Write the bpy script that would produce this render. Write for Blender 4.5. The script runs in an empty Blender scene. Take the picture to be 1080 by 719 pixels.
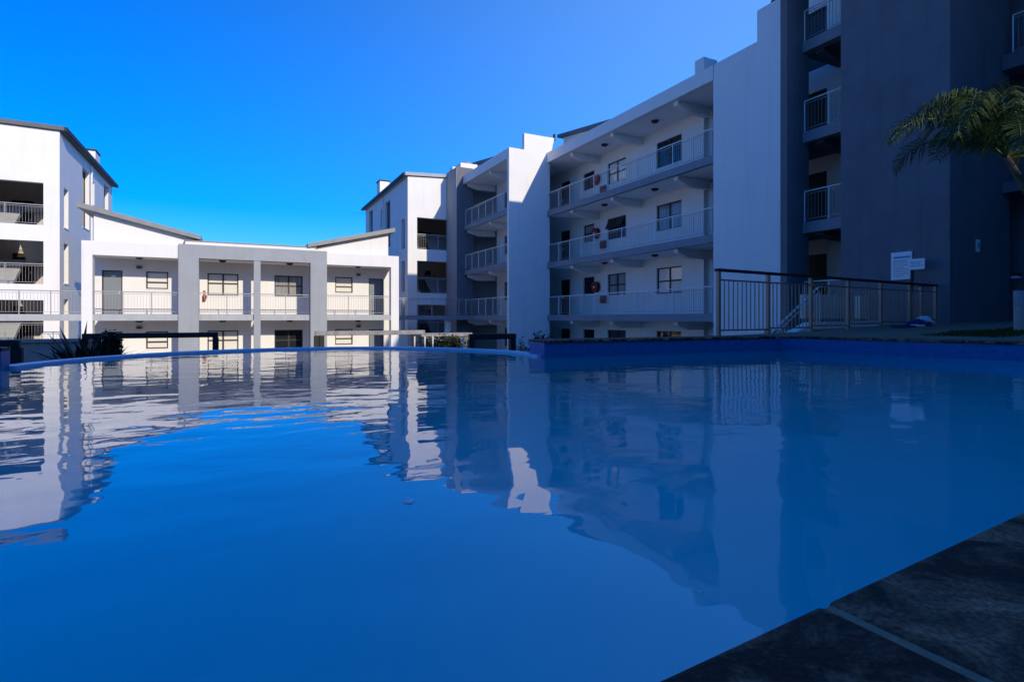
import bpy, math, random
from mathutils import Vector
random.seed(7)
S = bpy.context.scene
COL = S.collection
R = math.radians
OFF = 2.75            # metres from the lowest ground up to the eye of the camera

# ------------------------------------------------------------------ camera, sky, sun, exposure
cam = bpy.data.cameras.new('camera'); camo = bpy.data.objects.new('camera', cam); COL.objects.link(camo)
camo.location = (0, 0, OFF); camo.rotation_euler = (R(90), 0, R(-26.7))
cam.sensor_width = 36; cam.lens = 36 * 580 / 1080; cam.shift_y = -24.5 / 1080
cam.clip_start = 0.05; cam.clip_end = 3000
S.camera = camo
SUN_TRAVEL = Vector((-.215, 1, -.40)).normalized()
sun_el = math.asin(-SUN_TRAVEL.z); sun_az = math.atan2(-SUN_TRAVEL.x, -SUN_TRAVEL.y)   # clockwise from +Y
w = bpy.data.worlds.new('World'); S.world = w; w.use_nodes = True
nt = w.node_tree; nt.nodes.clear()
out = nt.nodes.new('ShaderNodeOutputWorld'); bg = nt.nodes.new('ShaderNodeBackground')
sky = nt.nodes.new('ShaderNodeTexSky'); sky.sky_type = 'NISHITA'; sky.sun_disc = False
sky.sun_elevation = sun_el; sky.sun_rotation = sun_az; sky.altitude = 300; sky.air_density = 1.0; sky.dust_density = .8; sky.ozone_density = 6
hs = nt.nodes.new('ShaderNodeVectorMath'); hs.operation = 'MULTIPLY'; hs.inputs[1].default_value = (.88, .99, 1.42)   # polarised, deep blue air
bg.inputs['Strength'].default_value = .15
sat = nt.nodes.new('ShaderNodeHueSaturation'); sat.inputs['Saturation'].default_value = 1.2
nt.links.new(sky.outputs[0], hs.inputs[0]); nt.links.new(hs.outputs[0], sat.inputs['Color'])
# thin bright haze in the sky over the right wing
wc = nt.nodes.new('ShaderNodeTexCoord'); dt = nt.nodes.new('ShaderNodeVectorMath'); dt.operation = 'DOT_PRODUCT'; dt.inputs[1].default_value = Vector((1.0, .60, .55)).normalized()
pw = nt.nodes.new('ShaderNodeMath'); pw.operation = 'POWER'; pw.inputs[1].default_value = 5; mxd = nt.nodes.new('ShaderNodeMath'); mxd.operation = 'MAXIMUM'; mxd.inputs[1].default_value = 0
hz = nt.nodes.new('ShaderNodeVectorMath'); hz.operation = 'MULTIPLY_ADD'; hz.inputs[1].default_value = (.8, 1.5, 2.4)
nt.links.new(wc.outputs['Generated'], dt.inputs[0]); nt.links.new(dt.outputs['Value'], mxd.inputs[0]); nt.links.new(mxd.outputs[0], pw.inputs[0])
nt.links.new(pw.outputs[0], hz.inputs[0]); nt.links.new(sat.outputs[0], hz.inputs[2]); nt.links.new(hz.outputs[0], bg.inputs['Color']); nt.links.new(bg.outputs[0], out.inputs[0])
sl = bpy.data.lights.new('sun', 'SUN'); sl.energy = 3.55; sl.angle = R(.5); sl.color = (1, .90, .70)
so = bpy.data.objects.new('sun', sl); COL.objects.link(so); so.location = (0, -30, 40)
so.rotation_euler = SUN_TRAVEL.to_track_quat('-Z', 'Y').to_euler()
S.view_settings.view_transform = 'Standard'; S.view_settings.look = 'None'; S.view_settings.gamma = 1; S.view_settings.exposure = 0.12
S.render.engine = 'CYCLES'

# ------------------------------------------------------------------ materials
def mat(name, col, rough=.8, spec=.3, metal=0., var=.08, scale=3., bump=0., bscale=60., streak=0., col2=None, brick=0.):
    m = bpy.data.materials.new(name); m.use_nodes = True
    n = m.node_tree; b = n.nodes['Principled BSDF']
    b.inputs['Roughness'].default_value = rough; b.inputs['Metallic'].default_value = metal
    b.inputs['Specular IOR Level'].default_value = spec
    tc = n.nodes.new('ShaderNodeTexCoord')
    no = n.nodes.new('ShaderNodeTexNoise'); no.inputs['Scale'].default_value = scale; no.inputs['Detail'].default_value = 6
    n.links.new(tc.outputs['Object'], no.inputs['Vector'])
    r = n.nodes.new('ShaderNodeValToRGB'); r.color_ramp.elements[0].position = .3; r.color_ramp.elements[1].position = .7
    c2 = col2 or tuple(c * (1 - 2 * var) for c in col)
    r.color_ramp.elements[0].color = (*c2, 1); r.color_ramp.elements[1].color = (*col, 1)
    n.links.new(no.outputs[0], r.inputs[0]); last = r.outputs[0]
    if streak:
        mp = n.nodes.new('ShaderNodeMapping'); mp.inputs['Scale'].default_value = (2.2, 2.2, .12)
        n.links.new(tc.outputs['Object'], mp.inputs['Vector'])
        n2 = n.nodes.new('ShaderNodeTexNoise'); n2.inputs['Scale'].default_value = 2.5; n2.inputs['Detail'].default_value = 5
        n.links.new(mp.outputs[0], n2.inputs['Vector'])
        r2 = n.nodes.new('ShaderNodeValToRGB'); r2.color_ramp.elements[0].position = .52; r2.color_ramp.elements[1].position = .8
        r2.color_ramp.elements[0].color = (1, 1, 1, 1); r2.color_ramp.elements[1].color = (1 - streak, 1 - streak, 1 - streak * 1.1, 1)
        mx = n.nodes.new('ShaderNodeMix'); mx.data_type = 'RGBA'; mx.blend_type = 'MULTIPLY'; mx.inputs[0].default_value = 1
        n.links.new(n2.outputs[0], r2.inputs[0]); n.links.new(last, mx.inputs[6]); n.links.new(r2.outputs[0], mx.inputs[7]); last = mx.outputs[2]
    n.links.new(last, b.inputs['Base Color'])
    if bump:
        nb = n.nodes.new('ShaderNodeTexNoise'); nb.inputs['Scale'].default_value = bscale; nb.inputs['Detail'].default_value = 4
        n.links.new(tc.outputs['Object'], nb.inputs['Vector'])
        bp = n.nodes.new('ShaderNodeBump'); bp.inputs['Strength'].default_value = bump; bp.inputs['Distance'].default_value = .01
        n.links.new(nb.outputs[0], bp.inputs['Height']); n.links.new(bp.outputs[0], b.inputs['Normal'])
        if brick:      # bagged brickwork telegraphing through the paint
            g = n.nodes.new('ShaderNodeNewGeometry'); sp = n.nodes.new('ShaderNodeSeparateXYZ'); n.links.new(g.outputs['Position'], sp.inputs[0])
            ad = n.nodes.new('ShaderNodeMath'); ad.operation = 'ADD'; n.links.new(sp.outputs[0], ad.inputs[0]); n.links.new(sp.outputs[1], ad.inputs[1])
            cb = n.nodes.new('ShaderNodeCombineXYZ'); n.links.new(ad.outputs[0], cb.inputs[0]); n.links.new(sp.outputs[2], cb.inputs[1])
            bt = n.nodes.new('ShaderNodeTexBrick'); bt.inputs['Scale'].default_value = 1; bt.inputs['Brick Width'].default_value = .23; bt.inputs['Row Height'].default_value = .085; bt.inputs['Mortar Size'].default_value = .012; bt.inputs['Mortar Smooth'].default_value = .6
            bt.inputs['Color1'].default_value = (1, 1, 1, 1); bt.inputs['Color2'].default_value = (.55, .55, .55, 1); bt.inputs['Mortar'].default_value = (0, 0, 0, 1)
            n.links.new(cb.outputs[0], bt.inputs['Vector'])
            b2 = n.nodes.new('ShaderNodeBump'); b2.inputs['Strength'].default_value = brick; b2.inputs['Distance'].default_value = .006
            n.links.new(bt.outputs['Color'], b2.inputs['Height']); n.links.new(bp.outputs[0], b2.inputs['Normal']); n.links.new(b2.outputs[0], b.inputs['Normal'])
    return m

M = {}
M['white'] = mat('white_plaster', (.78, .755, .72), .85, .2, var=.025, scale=1.2, bump=.12, bscale=25, streak=.07, brick=.15)
M['ceil'] = mat('ceiling_paint', (.84, .82, .78), .9, .2, var=.02)
M['grey'] = mat('grey_plaster', (.33, .345, .36), .85, .2, var=.04, scale=1.5, bump=.12, bscale=25, streak=.08)
M['dark'] = mat('charcoal_plaster', (.165, .165, .18), .85, .2, var=.07, scale=1.5, bump=.2, bscale=20, streak=.16, brick=.5)
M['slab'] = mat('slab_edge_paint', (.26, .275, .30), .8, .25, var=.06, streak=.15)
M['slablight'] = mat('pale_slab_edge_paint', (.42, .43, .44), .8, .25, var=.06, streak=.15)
M['roof'] = mat('roof_sheeting', (.11, .115, .12), .5, .4, var=.1, scale=2)
M['fascia'] = mat('roof_fascia_metal', (.25, .25, .24), .5, .4, var=.1)
M['cap'] = mat('dark_chimney_cap', (.02, .02, .022), .6, .3)
M['alu'] = mat('charcoal_aluminium', (.018, .019, .022), .4, .4)
M['steel'] = mat('galvanised_steel', (.82, .80, .77), .35, .6, metal=.0, var=.08, scale=8)
M['baluster'] = mat('dull_baluster_steel', (.36, .34, .33), .5, .4, metal=.2)
M['greysteel'] = mat('dull_grey_steel', (.40, .38, .37), .45, .5, metal=.1, var=.08, scale=8)
M['brown'] = mat('bronze_steel', (.38, .23, .16), .4, .5, metal=.3, var=.1, scale=6)
M['black'] = mat('black_stained_timber', (.016, .015, .016), .6, .35, var=.2, scale=10)
M['greyrail'] = mat('weathered_timber', (.33, .32, .33), .7, .3, var=.2, scale=10)
M['doorgrey'] = mat('slate_grey_door', (.19, .21, .225), .5, .3, var=.04)
M['doorbrown'] = mat('dark_wood_door', (.03, .022, .017), .45, .35, var=.2, scale=12)
M['tilefloor'] = mat('terracotta_floor', (.33, .25, .2), .6, .3, var=.1)
M['ground'] = mat('courtyard_ground', (.50, .44, .36), .9, .2, var=.15, scale=.6, bump=.3)
M['deck'] = mat('deck_concrete', (.30, .20, .13), .85, .25, var=.14, scale=1.6, bump=.35, bscale=40)
M['soil'] = mat('garden_soil', (.05, .042, .033), .95, .1, var=.2, bump=.5)
M['gardenwall'] = mat('grey_garden_wall', (.42, .35, .30), .9, .2, var=.1, scale=2, bump=.3, streak=.2)
M['cream'] = mat('cream_render', (.66, .57, .46), .85, .2, var=.05, streak=.15)
M['red'] = mat('red_enamel', (.34, .018, .013), .35, .5, var=.1)
M['rubber'] = mat('dark_red_hose', (.16, .012, .012), .6, .3, var=.2)
M['plastic'] = mat('white_plastic', (.78, .78, .78), .4, .4, var=.02)
M['lamp'] = mat('dark_lamp_housing', (.03, .03, .03), .5, .3)
M['inkblue'] = mat('cyan_print', (.08, .33, .55), .6, .3)
M['inkgrey'] = mat('grey_print', (.25, .25, .33), .6, .3)
M['trunk'] = mat('palm_bark', (.13, .10, .075), .9, .1, var=.25, scale=9, bump=.6, bscale=12)
M['leaf'] = mat('palm_leaf', (.034, .064, .009), .5, .4, var=.3, scale=5, col2=(.062, .09, .012))
M['shrub'] = mat('dark_shrub_leaf', (.02, .035, .012), .6, .3, var=.3, scale=6)
M['aloe'] = mat('aloe_leaf', (.025, .045, .022), .5, .4, var=.3, scale=6)
M['grass'] = mat('lawn_grass', (.075, .08, .02), .9, .1, var=.3, scale=20)
M['towel'] = mat('blue_cloth', (.03, .06, .2), .95, .1, var=.3, scale=14)
M['deadleaf'] = mat('pale_leaf', (.82, .84, .85), .12, 1.0)
M['grout'] = mat('cement_joint', (.50, .29, .19), .95, .1, var=.15, scale=40, bump=.4, bscale=200)

def glass(name, col, folds=False):
    m = bpy.data.materials.new(name); m.use_nodes = True; n = m.node_tree; b = n.nodes['Principled BSDF']
    b.inputs['Roughness'].default_value = .9; b.inputs['Specular IOR Level'].default_value = .2
    b.inputs['Coat Weight'].default_value = 1; b.inputs['Coat Roughness'].default_value = .015; b.inputs['Coat IOR'].default_value = 1.5
    b.inputs['Base Color'].default_value = (*col, 1)
    tc = n.nodes.new('ShaderNodeTexCoord')
    if folds:
        mp = n.nodes.new('ShaderNodeMapping'); mp.inputs['Scale'].default_value = (1, 1, .05)
        wv = n.nodes.new('ShaderNodeTexNoise'); wv.inputs['Scale'].default_value = 14; wv.inputs['Detail'].default_value = 2
        n.links.new(tc.outputs['Object'], mp.inputs[0]); n.links.new(mp.outputs[0], wv.inputs['Vector'])
        r = n.nodes.new('ShaderNodeValToRGB'); r.color_ramp.elements[0].position = .35; r.color_ramp.elements[1].position = .65
        r.color_ramp.elements[0].color = (*[c * .6 for c in col], 1); r.color_ramp.elements[1].color = (*col, 1)
        n.links.new(wv.outputs[0], r.inputs[0]); n.links.new(r.outputs[0], b.inputs['Base Color'])
    # panes are never perfectly flat
    nb = n.nodes.new('ShaderNodeTexNoise'); nb.inputs['Scale'].default_value = 1.5
    n.links.new(tc.outputs['Object'], nb.inputs['Vector'])
    bp = n.nodes.new('ShaderNodeBump'); bp.inputs['Strength'].default_value = .15; bp.inputs['Distance'].default_value = .02
    n.links.new(nb.outputs[0], bp.inputs['Height']); n.links.new(bp.outputs[0], b.inputs['Coat Normal'])
    return m
M['glass'] = glass('window_glass', (.012, .014, .018))
M['blind_glare'] = glass('glass_over_blind_and_glare', (.72, .69, .62))  # blind colour, raised so it also carries painted-in reflections
M['curtain'] = glass('glass_over_curtain', (.34, .33, .32), True)

def mosaic(name, c1, c2, cm, sc=.025, spec=.5):
    m = bpy.data.materials.new(name); m.use_nodes = True; n = m.node_tree; b = n.nodes['Principled BSDF']
    b.inputs['Roughness'].default_value = .45; b.inputs['Specular IOR Level'].default_value = spec * .35
    g = n.nodes.new('ShaderNodeNewGeometry'); sp = n.nodes.new('ShaderNodeSeparateXYZ'); n.links.new(g.outputs['Position'], sp.inputs[0])
    ad = n.nodes.new('ShaderNodeMath'); ad.operation = 'ADD'; n.links.new(sp.outputs[0], ad.inputs[0]); n.links.new(sp.outputs[1], ad.inputs[1])
    cb = n.nodes.new('ShaderNodeCombineXYZ'); n.links.new(ad.outputs[0], cb.inputs[0]); n.links.new(sp.outputs[2], cb.inputs[1])
    br = n.nodes.new('ShaderNodeTexBrick'); br.offset = 0; br.inputs['Scale'].default_value = 1
    br.inputs['Brick Width'].default_value = sc; br.inputs['Row Height'].default_value = sc; br.inputs['Mortar Size'].default_value = sc * .05
    br.inputs['Color1'].default_value = (*c1, 1); br.inputs['Color2'].default_value = (*c2, 1); br.inputs['Mortar'].default_value = (*cm, 1)
    n.links.new(cb.outputs[0], br.inputs['Vector']); n.links.new(br.outputs['Color'], b.inputs['Base Color'])
    return m
M['mosaic'] = mosaic('blue_glass_mosaic', (.003, .15, .40), (.002, .10, .29), (.02, .18, .34))
M['rim'] = mosaic('pale_blue_rim_tile', (.50, .68, .84), (.40, .60, .80), (.5, .62, .72))

def slate():
    m = bpy.data.materials.new('dark_slate'); m.use_nodes = True; n = m.node_tree; b = n.nodes['Principled BSDF']
    b.inputs['Roughness'].default_value = .7; b.inputs['Specular IOR Level'].default_value = .3
    tc = n.nodes.new('ShaderNodeTexCoord')
    n1 = n.nodes.new('ShaderNodeTexNoise'); n1.inputs['Scale'].default_value = 8; n1.inputs['Detail'].default_value = 14; n1.inputs['Roughness'].default_value = .62; n1.inputs['Distortion'].default_value = .7
    n.links.new(tc.outputs['Object'], n1.inputs['Vector'])
    r = n.nodes.new('ShaderNodeValToRGB'); e = r.color_ramp.elements
    e[0].position = .43; e[0].color = (.05, .018, .011, 1); e[1].position = .66; e[1].color = (.52, .23, .135, 1)
    x = e.new(.53); x.color = (.25, .10, .058, 1)
    n.links.new(n1.outputs[0], r.inputs[0])
    n3 = n.nodes.new('ShaderNodeTexNoise'); n3.inputs['Scale'].default_value = 160; n3.inputs['Detail'].default_value = 3; n.links.new(tc.outputs['Object'], n3.inputs['Vector'])
    r3 = n.nodes.new('ShaderNodeValToRGB'); r3.color_ramp.elements[0].position = .35; r3.color_ramp.elements[1].position = .68; r3.color_ramp.elements[0].color = (.35, .33, .32, 1); r3.color_ramp.elements[1].color = (1.5, 1.4, 1.3, 1)
    m3 = n.nodes.new('ShaderNodeMix'); m3.data_type = 'RGBA'; m3.blend_type = 'MULTIPLY'; m3.inputs[0].default_value = .8
    n.links.new(n3.outputs[0], r3.inputs[0]); n.links.new(r.outputs[0], m3.inputs[6]); n.links.new(r3.outputs[0], m3.inputs[7]); n.links.new(m3.outputs[2], b.inputs['Base Color'])
    n2 = n.nodes.new('ShaderNodeTexNoise'); n2.inputs['Scale'].default_value = 55; n2.inputs['Detail'].default_value = 8
    n.links.new(tc.outputs['Object'], n2.inputs['Vector'])
    ad = n.nodes.new('ShaderNodeMath'); ad.operation = 'MULTIPLY_ADD'; ad.inputs[1].default_value = .25
    n.links.new(n2.outputs[0], ad.inputs[0]); n.links.new(n1.outputs[0], ad.inputs[2])
    bp = n.nodes.new('ShaderNodeBump'); bp.inputs['Strength'].default_value = .6; bp.inputs['Distance'].default_value = .016
    n.links.new(ad.outputs[0], bp.inputs['Height']); n.links.new(bp.outputs[0], b.inputs['Normal'])
    return m
M['slate'] = slate()

def water():
    m = bpy.data.materials.new('pool_water'); m.use_nodes = True; n = m.node_tree; b = n.nodes['Principled BSDF']
    b.inputs['Specular Tint'].default_value = (1, 1, 1, 1)
    b.inputs['Roughness'].default_value = .0; b.inputs['IOR'].default_value = 1.42
    b.inputs['Specular IOR Level'].default_value = .5
    tc = n.nodes.new('ShaderNodeTexCoord')
    # base colour darkens from the near edge towards the overflow rim
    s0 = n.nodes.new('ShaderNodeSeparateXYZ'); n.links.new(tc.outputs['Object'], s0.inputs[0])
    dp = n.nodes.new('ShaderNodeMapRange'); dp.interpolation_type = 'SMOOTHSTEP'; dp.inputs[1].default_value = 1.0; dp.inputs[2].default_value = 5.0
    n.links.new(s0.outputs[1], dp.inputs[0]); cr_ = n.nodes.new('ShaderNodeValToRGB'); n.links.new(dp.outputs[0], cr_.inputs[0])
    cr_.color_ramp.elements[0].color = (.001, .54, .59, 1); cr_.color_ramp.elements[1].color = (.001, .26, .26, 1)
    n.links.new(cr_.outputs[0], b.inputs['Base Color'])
    def noise(sc, det, st=(1, 1, 1), dist=0.):
        mp = n.nodes.new('ShaderNodeMapping'); mp.inputs['Scale'].default_value = st; mp.inputs['Rotation'].default_value = (0, 0, R(26))
        n.links.new(tc.outputs['Object'], mp.inputs[0])
        t = n.nodes.new('ShaderNodeTexNoise'); t.inputs['Scale'].default_value = sc; t.inputs['Detail'].default_value = det; t.inputs['Distortion'].default_value = dist
        n.links.new(mp.outputs[0], t.inputs['Vector']); return t.outputs[0]
    a = noise(2.2, 1.0, (.8, 1.15, 1), .3); c = noise(6.5, 1.5, (.7, 1.2, 1), .4)
    # patches of calmer and livelier water
    p = noise(.55, 1)
    rr = n.nodes.new('ShaderNodeMapRange'); rr.inputs[1].default_value = .35; rr.inputs[2].default_value = .65; rr.inputs[3].default_value = .35; rr.inputs[4].default_value = 1.1
    n.links.new(p, rr.inputs[0])
    k = n.nodes.new('ShaderNodeMath'); k.operation = 'MULTIPLY'; n.links.new(c, k.inputs[0]); n.links.new(rr.outputs[0], k.inputs[1])
    k2 = n.nodes.new('ShaderNodeMath'); k2.operation = 'MULTIPLY_ADD'; k2.inputs[1].default_value = .30
    f0 = noise(15, 2, (.6, 1.3, 1), .3)
    sx = n.nodes.new('ShaderNodeSeparateXYZ'); n.links.new(tc.outputs['Object'], sx.inputs[0])     # a light breeze in the sheltered corner only
    br = n.nodes.new('ShaderNodeMapRange'); br.interpolation_type = 'SMOOTHSTEP'; br.inputs[1].default_value = .6; br.inputs[2].default_value = 3.2; br.inputs[3].default_value = .12; br.inputs[4].default_value = 1.9
    n.links.new(sx.outputs[0], br.inputs[0]); fm = n.nodes.new('ShaderNodeMath'); fm.operation = 'MULTIPLY'
    n.links.new(f0, fm.inputs[0]); n.links.new(br.outputs[0], fm.inputs[1]); fine = fm.outputs[0]
    k3 = n.nodes.new('ShaderNodeMath'); k3.operation = 'MULTIPLY_ADD'; k3.inputs[1].default_value = .07
    n.links.new(k.outputs[0], k2.inputs[0]); n.links.new(a, k3.inputs[2]); n.links.new(fine, k3.inputs[0]); n.links.new(k3.outputs[0], k2.inputs[2])
    bp = n.nodes.new('ShaderNodeBump'); bp.inputs['Strength'].default_value = 1; bp.inputs['Distance'].default_value = .006
    n.links.new(k2.outputs[0], bp.inputs['Height']); n.links.new(bp.outputs[0], b.inputs['Normal'])
    return m
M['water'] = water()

# ------------------------------------------------------------------ mesh helpers
class MB:
    def __init__(s): s.v = []; s.f = []
    def add(s, vs, fs):
        o = len(s.v); s.v += [tuple(v) for v in vs]; s.f += [tuple(i + o for i in f) for f in fs]; return s
    def box(s, x0, x1, y0, y1, z0, z1):
        x0, x1 = sorted((x0, x1)); y0, y1 = sorted((y0, y1)); z0, z1 = sorted((z0, z1))
        return s.add([(x0, y0, z0), (x1, y0, z0), (x1, y1, z0), (x0, y1, z0), (x0, y0, z1), (x1, y0, z1), (x1, y1, z1), (x0, y1, z1)],
                     [(0, 3, 2, 1), (4, 5, 6, 7), (0, 1, 5, 4), (1, 2, 6, 5), (2, 3, 7, 6), (3, 0, 4, 7)])
    def prism(s, poly, ax, a, b):
        # poly of 2-D points extruded along axis ax ('x': poly is (y,z); 'y': (x,z); 'z': (x,y))
        def P(p, t): return {'x': (t, p[0], p[1]), 'y': (p[0], t, p[1]), 'z': (p[0], p[1], t)}[ax]
        n = len(poly)
        return s.add([P(p, a) for p in poly] + [P(p, b) for p in poly],
                     [tuple(range(n))[::-1], tuple(range(n, 2 * n))] + [(i, (i + 1) % n, n + (i + 1) % n, n + i) for i in range(n)])
    def tube(s, p0, p1, r, n=6, r1=None):
        p0 = Vector(p0); p1 = Vector(p1); d = (p1 - p0).normalized()
        u = d.cross(Vector((0, 0, 1)) if abs(d.z) < .9 else Vector((1, 0, 0))).normalized(); v = d.cross(u); r1 = r if r1 is None else r1
        vs = []
        for p, q in ((p0, r), (p1, r1)):
            for i in range(n):
                a = 2 * math.pi * i / n + math.pi / n; vs.append(p + u * math.cos(a) * q + v * math.sin(a) * q)
        return s.add(vs, [(i, (i + 1) % n, n + (i + 1) % n, n + i) for i in range(n)] + [tuple(range(n))[::-1], tuple(range(n, 2 * n))])
    def path(s, pts, rad, n=8):
        rings = []
        for i, p in enumerate(pts):
            p = Vector(p); d = (Vector(pts[min(i + 1, len(pts) - 1)]) - Vector(pts[max(i - 1, 0)])).normalized()
            u = d.cross(Vector((.3, .9, .1))).normalized(); v = d.cross(u)
            r = rad[i] if isinstance(rad, (list, tuple)) else rad
            rings.append([p + u * math.cos(2 * math.pi * k / n) * r + v * math.sin(2 * math.pi * k / n) * r for k in range(n)])
        fs = [(a * n + k, a * n + (k + 1) % n, (a + 1) * n + (k + 1) % n, (a + 1) * n + k) for a in range(len(pts) - 1) for k in range(n)]
        fs += [tuple(range(n))[::-1], tuple(range((len(pts) - 1) * n, len(pts) * n))]
        return s.add([q for r_ in rings for q in r_], fs)
    def wall(s, ax, c, sg, th, a0, a1, z0, z1, holes=()):
        # wall whose face lies at c on axis ax, thickness th towards sg; rectangular holes (a0,a1,z0,z1)
        def P(d, a, z): return (c + d * sg, a, z) if ax == 'x' else (a, c + d * sg, z)
        A = sorted({a0, a1, *[max(a0, min(a1, h[k])) for h in holes for k in (0, 1)]}); Z = sorted({z0, z1, *[max(z0, min(z1, h[k])) for h in holes for k in (2, 3)]})
        solid = lambda i, j: 0 <= i < len(A) - 1 and 0 <= j < len(Z) - 1 and not any(h[0] - 1e-6 <= A[i] and A[i + 1] <= h[1] + 1e-6 and h[2] - 1e-6 <= Z[j] and Z[j + 1] <= h[3] + 1e-6 for h in holes)
        q = lambda *p: s.add(p, [(0, 1, 2, 3)])
        for i in range(len(A) - 1):
            for j in range(len(Z) - 1):
                if not solid(i, j): continue
                b0, b1, c0, c1 = A[i], A[i + 1], Z[j], Z[j + 1]
                q(P(0, b0, c0), P(0, b1, c0), P(0, b1, c1), P(0, b0, c1)); q(P(th, b0, c0), P(th, b0, c1), P(th, b1, c1), P(th, b1, c0))
                if not solid(i - 1, j): q(P(0, b0, c0), P(0, b0, c1), P(th, b0, c1), P(th, b0, c0))
                if not solid(i + 1, j): q(P(0, b1, c0), P(th, b1, c0), P(th, b1, c1), P(0, b1, c1))
                if not solid(i, j - 1): q(P(0, b0, c0), P(th, b0, c0), P(th, b1, c0), P(0, b1, c0))
                if not solid(i, j + 1): q(P(0, b0, c1), P(0, b1, c1), P(th, b1, c1), P(th, b0, c1))
        return s
    def build(s, name, m, parent=None, loc=None, smooth=False, bevel=0):
        if parent is not None: o0 = base_of(parent)
        else: o0 = Vector(loc if loc is not None else (0, 0, -OFF))
        me = bpy.data.meshes.new(name)
        me.from_pydata([(x - o0.x, y - o0.y, z - o0.z) for x, y, z in s.v], [], s.f)
        import bmesh
        bm = bmesh.new(); bm.from_mesh(me); bmesh.ops.recalc_face_normals(bm, faces=bm.faces); bm.to_mesh(me); bm.free()
        me.materials.append(M[m])
        if smooth:
            for p in me.polygons: p.use_smooth = True
        o = bpy.data.objects.new(name, me); COL.objects.link(o)
        if parent is not None: o.parent = parent
        else: o.location = (o0.x, o0.y, o0.z + OFF)
        if bevel:
            b = o.modifiers.new('bevel', 'BEVEL'); b.width = bevel; b.segments = 3; b.limit_method = 'ANGLE'
        return o
def base_of(o):
    while o.parent is not None: o = o.parent
    return Vector((o.location.x, o.location.y, o.location.z - OFF))
def tag(o, label=None, cat=None, group=None, kind=None):
    if label: o['label'] = label
    if cat: o['category'] = cat
    if group: o['group'] = group
    if kind: o['kind'] = kind
    return o
def thing(name, loc, label, cat, group=None):
    o = bpy.data.objects.new(name, None); o.empty_display_size = .3; COL.objects.link(o)
    o.location = (loc[0], loc[1], loc[2] + OFF); return tag(o, label, cat, group)
def struct(o): o['kind'] = 'structure'; return o

def abox(mb, ax, c, sg, d0, d1, a0, a1, z0, z1):
    if ax == 'x': mb.box(c + d0 * sg, c + d1 * sg, a0, a1, z0, z1)
    else: mb.box(a0, a1, c + d0 * sg, c + d1 * sg, z0, z1)

def window(root, ax, c, sg, a0, a1, z0, z1, pane='glass', cols=2, rows=2, split=.5, depth=.07):
    a0, a1 = sorted((a0, a1)); f = MB(); t = .055
    abox(f, ax, c, sg, depth, depth + .06, a0, a0 + t, z0, z1); abox(f, ax, c, sg, depth, depth + .06, a1 - t, a1, z0, z1)
    abox(f, ax, c, sg, depth, depth + .06, a0 + t, a1 - t, z1 - t, z1); abox(f, ax, c, sg, depth, depth + .06, a0 + t, a1 - t, z0, z0 + t)
    for k in range(1, cols):
        a = a0 + (a1 - a0) * k / cols; abox(f, ax, c, sg, depth - .004, depth + .055, a - .04, a + .04, z0 + t, z1 - t)
    if rows > 1:
        z = z0 + (z1 - z0) * split
        for k in range(cols):
            b0 = a0 + (a1 - a0) * k / cols + (.04 if k else t); b1 = a0 + (a1 - a0) * (k + 1) / cols - (.04 if k < cols - 1 else t)
            abox(f, ax, c, sg, depth - .002, depth + .05, b0, b1, z - .035, z + .035)
    fr = f.build('window', 'alu', root)
    p = MB(); abox(p, ax, c, sg, depth + .03, depth + .045, a0 + t * .8, a1 - t * .8, z0 + t * .8, z1 - t * .8); p.build('pane', pane, fr)
    s_ = MB(); abox(s_, ax, c, sg, -.03, depth, a0 - .03, a1 + .03, z0 - .05, z0 - .002); s_.build('sill', 'white', fr)
    return fr
def door(root, ax, c, sg, a0, a1, z0, z1, m='doorbrown', depth=.07):
    a0, a1 = sorted((a0, a1)); d = MB(); abox(d, ax, c, sg, depth + .02, depth + .06, a0 + .05, a1 - .05, z0 + .01, z1 - .05)
    o = d.build('door', m, root)
    f = MB(); abox(f, ax, c, sg, depth - .02, depth + .07, a0, a0 + .05, z0, z1); abox(f, ax, c, sg, depth - .02, depth + .07, a1 - .05, a1, z0, z1); abox(f, ax, c, sg, depth - .02, depth + .07, a0 + .05, a1 - .05, z1 - .05, z1)
    f.build('door_frame', 'alu', o)
    h = MB(); abox(h, ax, c, sg, depth - .03, depth + .02, a1 - .15, a1 - .12, z0 + .98, z0 + 1.12); h.build('handle', 'steel', o)
    return o
def railing(root, p0, p1, z, h=1.0, bays=3, gap=.115, m='steel', name='balcony_railing', ends=(1, 1), rr=.024, z1=None, br=.0062, sub=.09):
    p0 = Vector((p0[0], p0[1], z)); p1 = Vector((p1[0], p1[1], z if z1 is None else z1)); L = (p1 - p0).length; up = Vector((0, 0, 1))
    mb = MB(); n = max(2, int(L / gap))
    for i in range(1, n):
        p = p0.lerp(p1, i / n); mb.tube(p + up * .1, p + up * (h - sub), br, 4)
    mb.tube(p0 + up * .1, p1 + up * .1, .013, 4); mb.tube(p0 + up * (h - sub), p1 + up * (h - sub), .013, 4)
    o = mb.build(name, 'baluster', root)
    MB().tube(p0 + up * h, p1 + up * h, rr, 8).build('handrail', m, o)
    for i in range(bays + 1):
        if (i == 0 and not ends[0]) or (i == bays and not ends[1]): continue
        p = p0.lerp(p1, i / bays); MB().tube(p, p + up * (h - .01), .021, 6).build('post', m, o)
    return o

GZ = -OFF; FL = [.15, 3.05, 5.95]; WZ = -.53
# ------------------------------------------------------------------ ground and terraces
struct(MB().add([(-900, -900, GZ), (900, -900, GZ), (900, 900, GZ), (-900, 900, GZ)], [(0, 1, 2, 3)]).build('ground', 'ground'))
struct(MB().box(-9, 8.8, 11.0, 15.5, GZ - .1, -1.05).build('garden_terrace', 'soil'))
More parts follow.
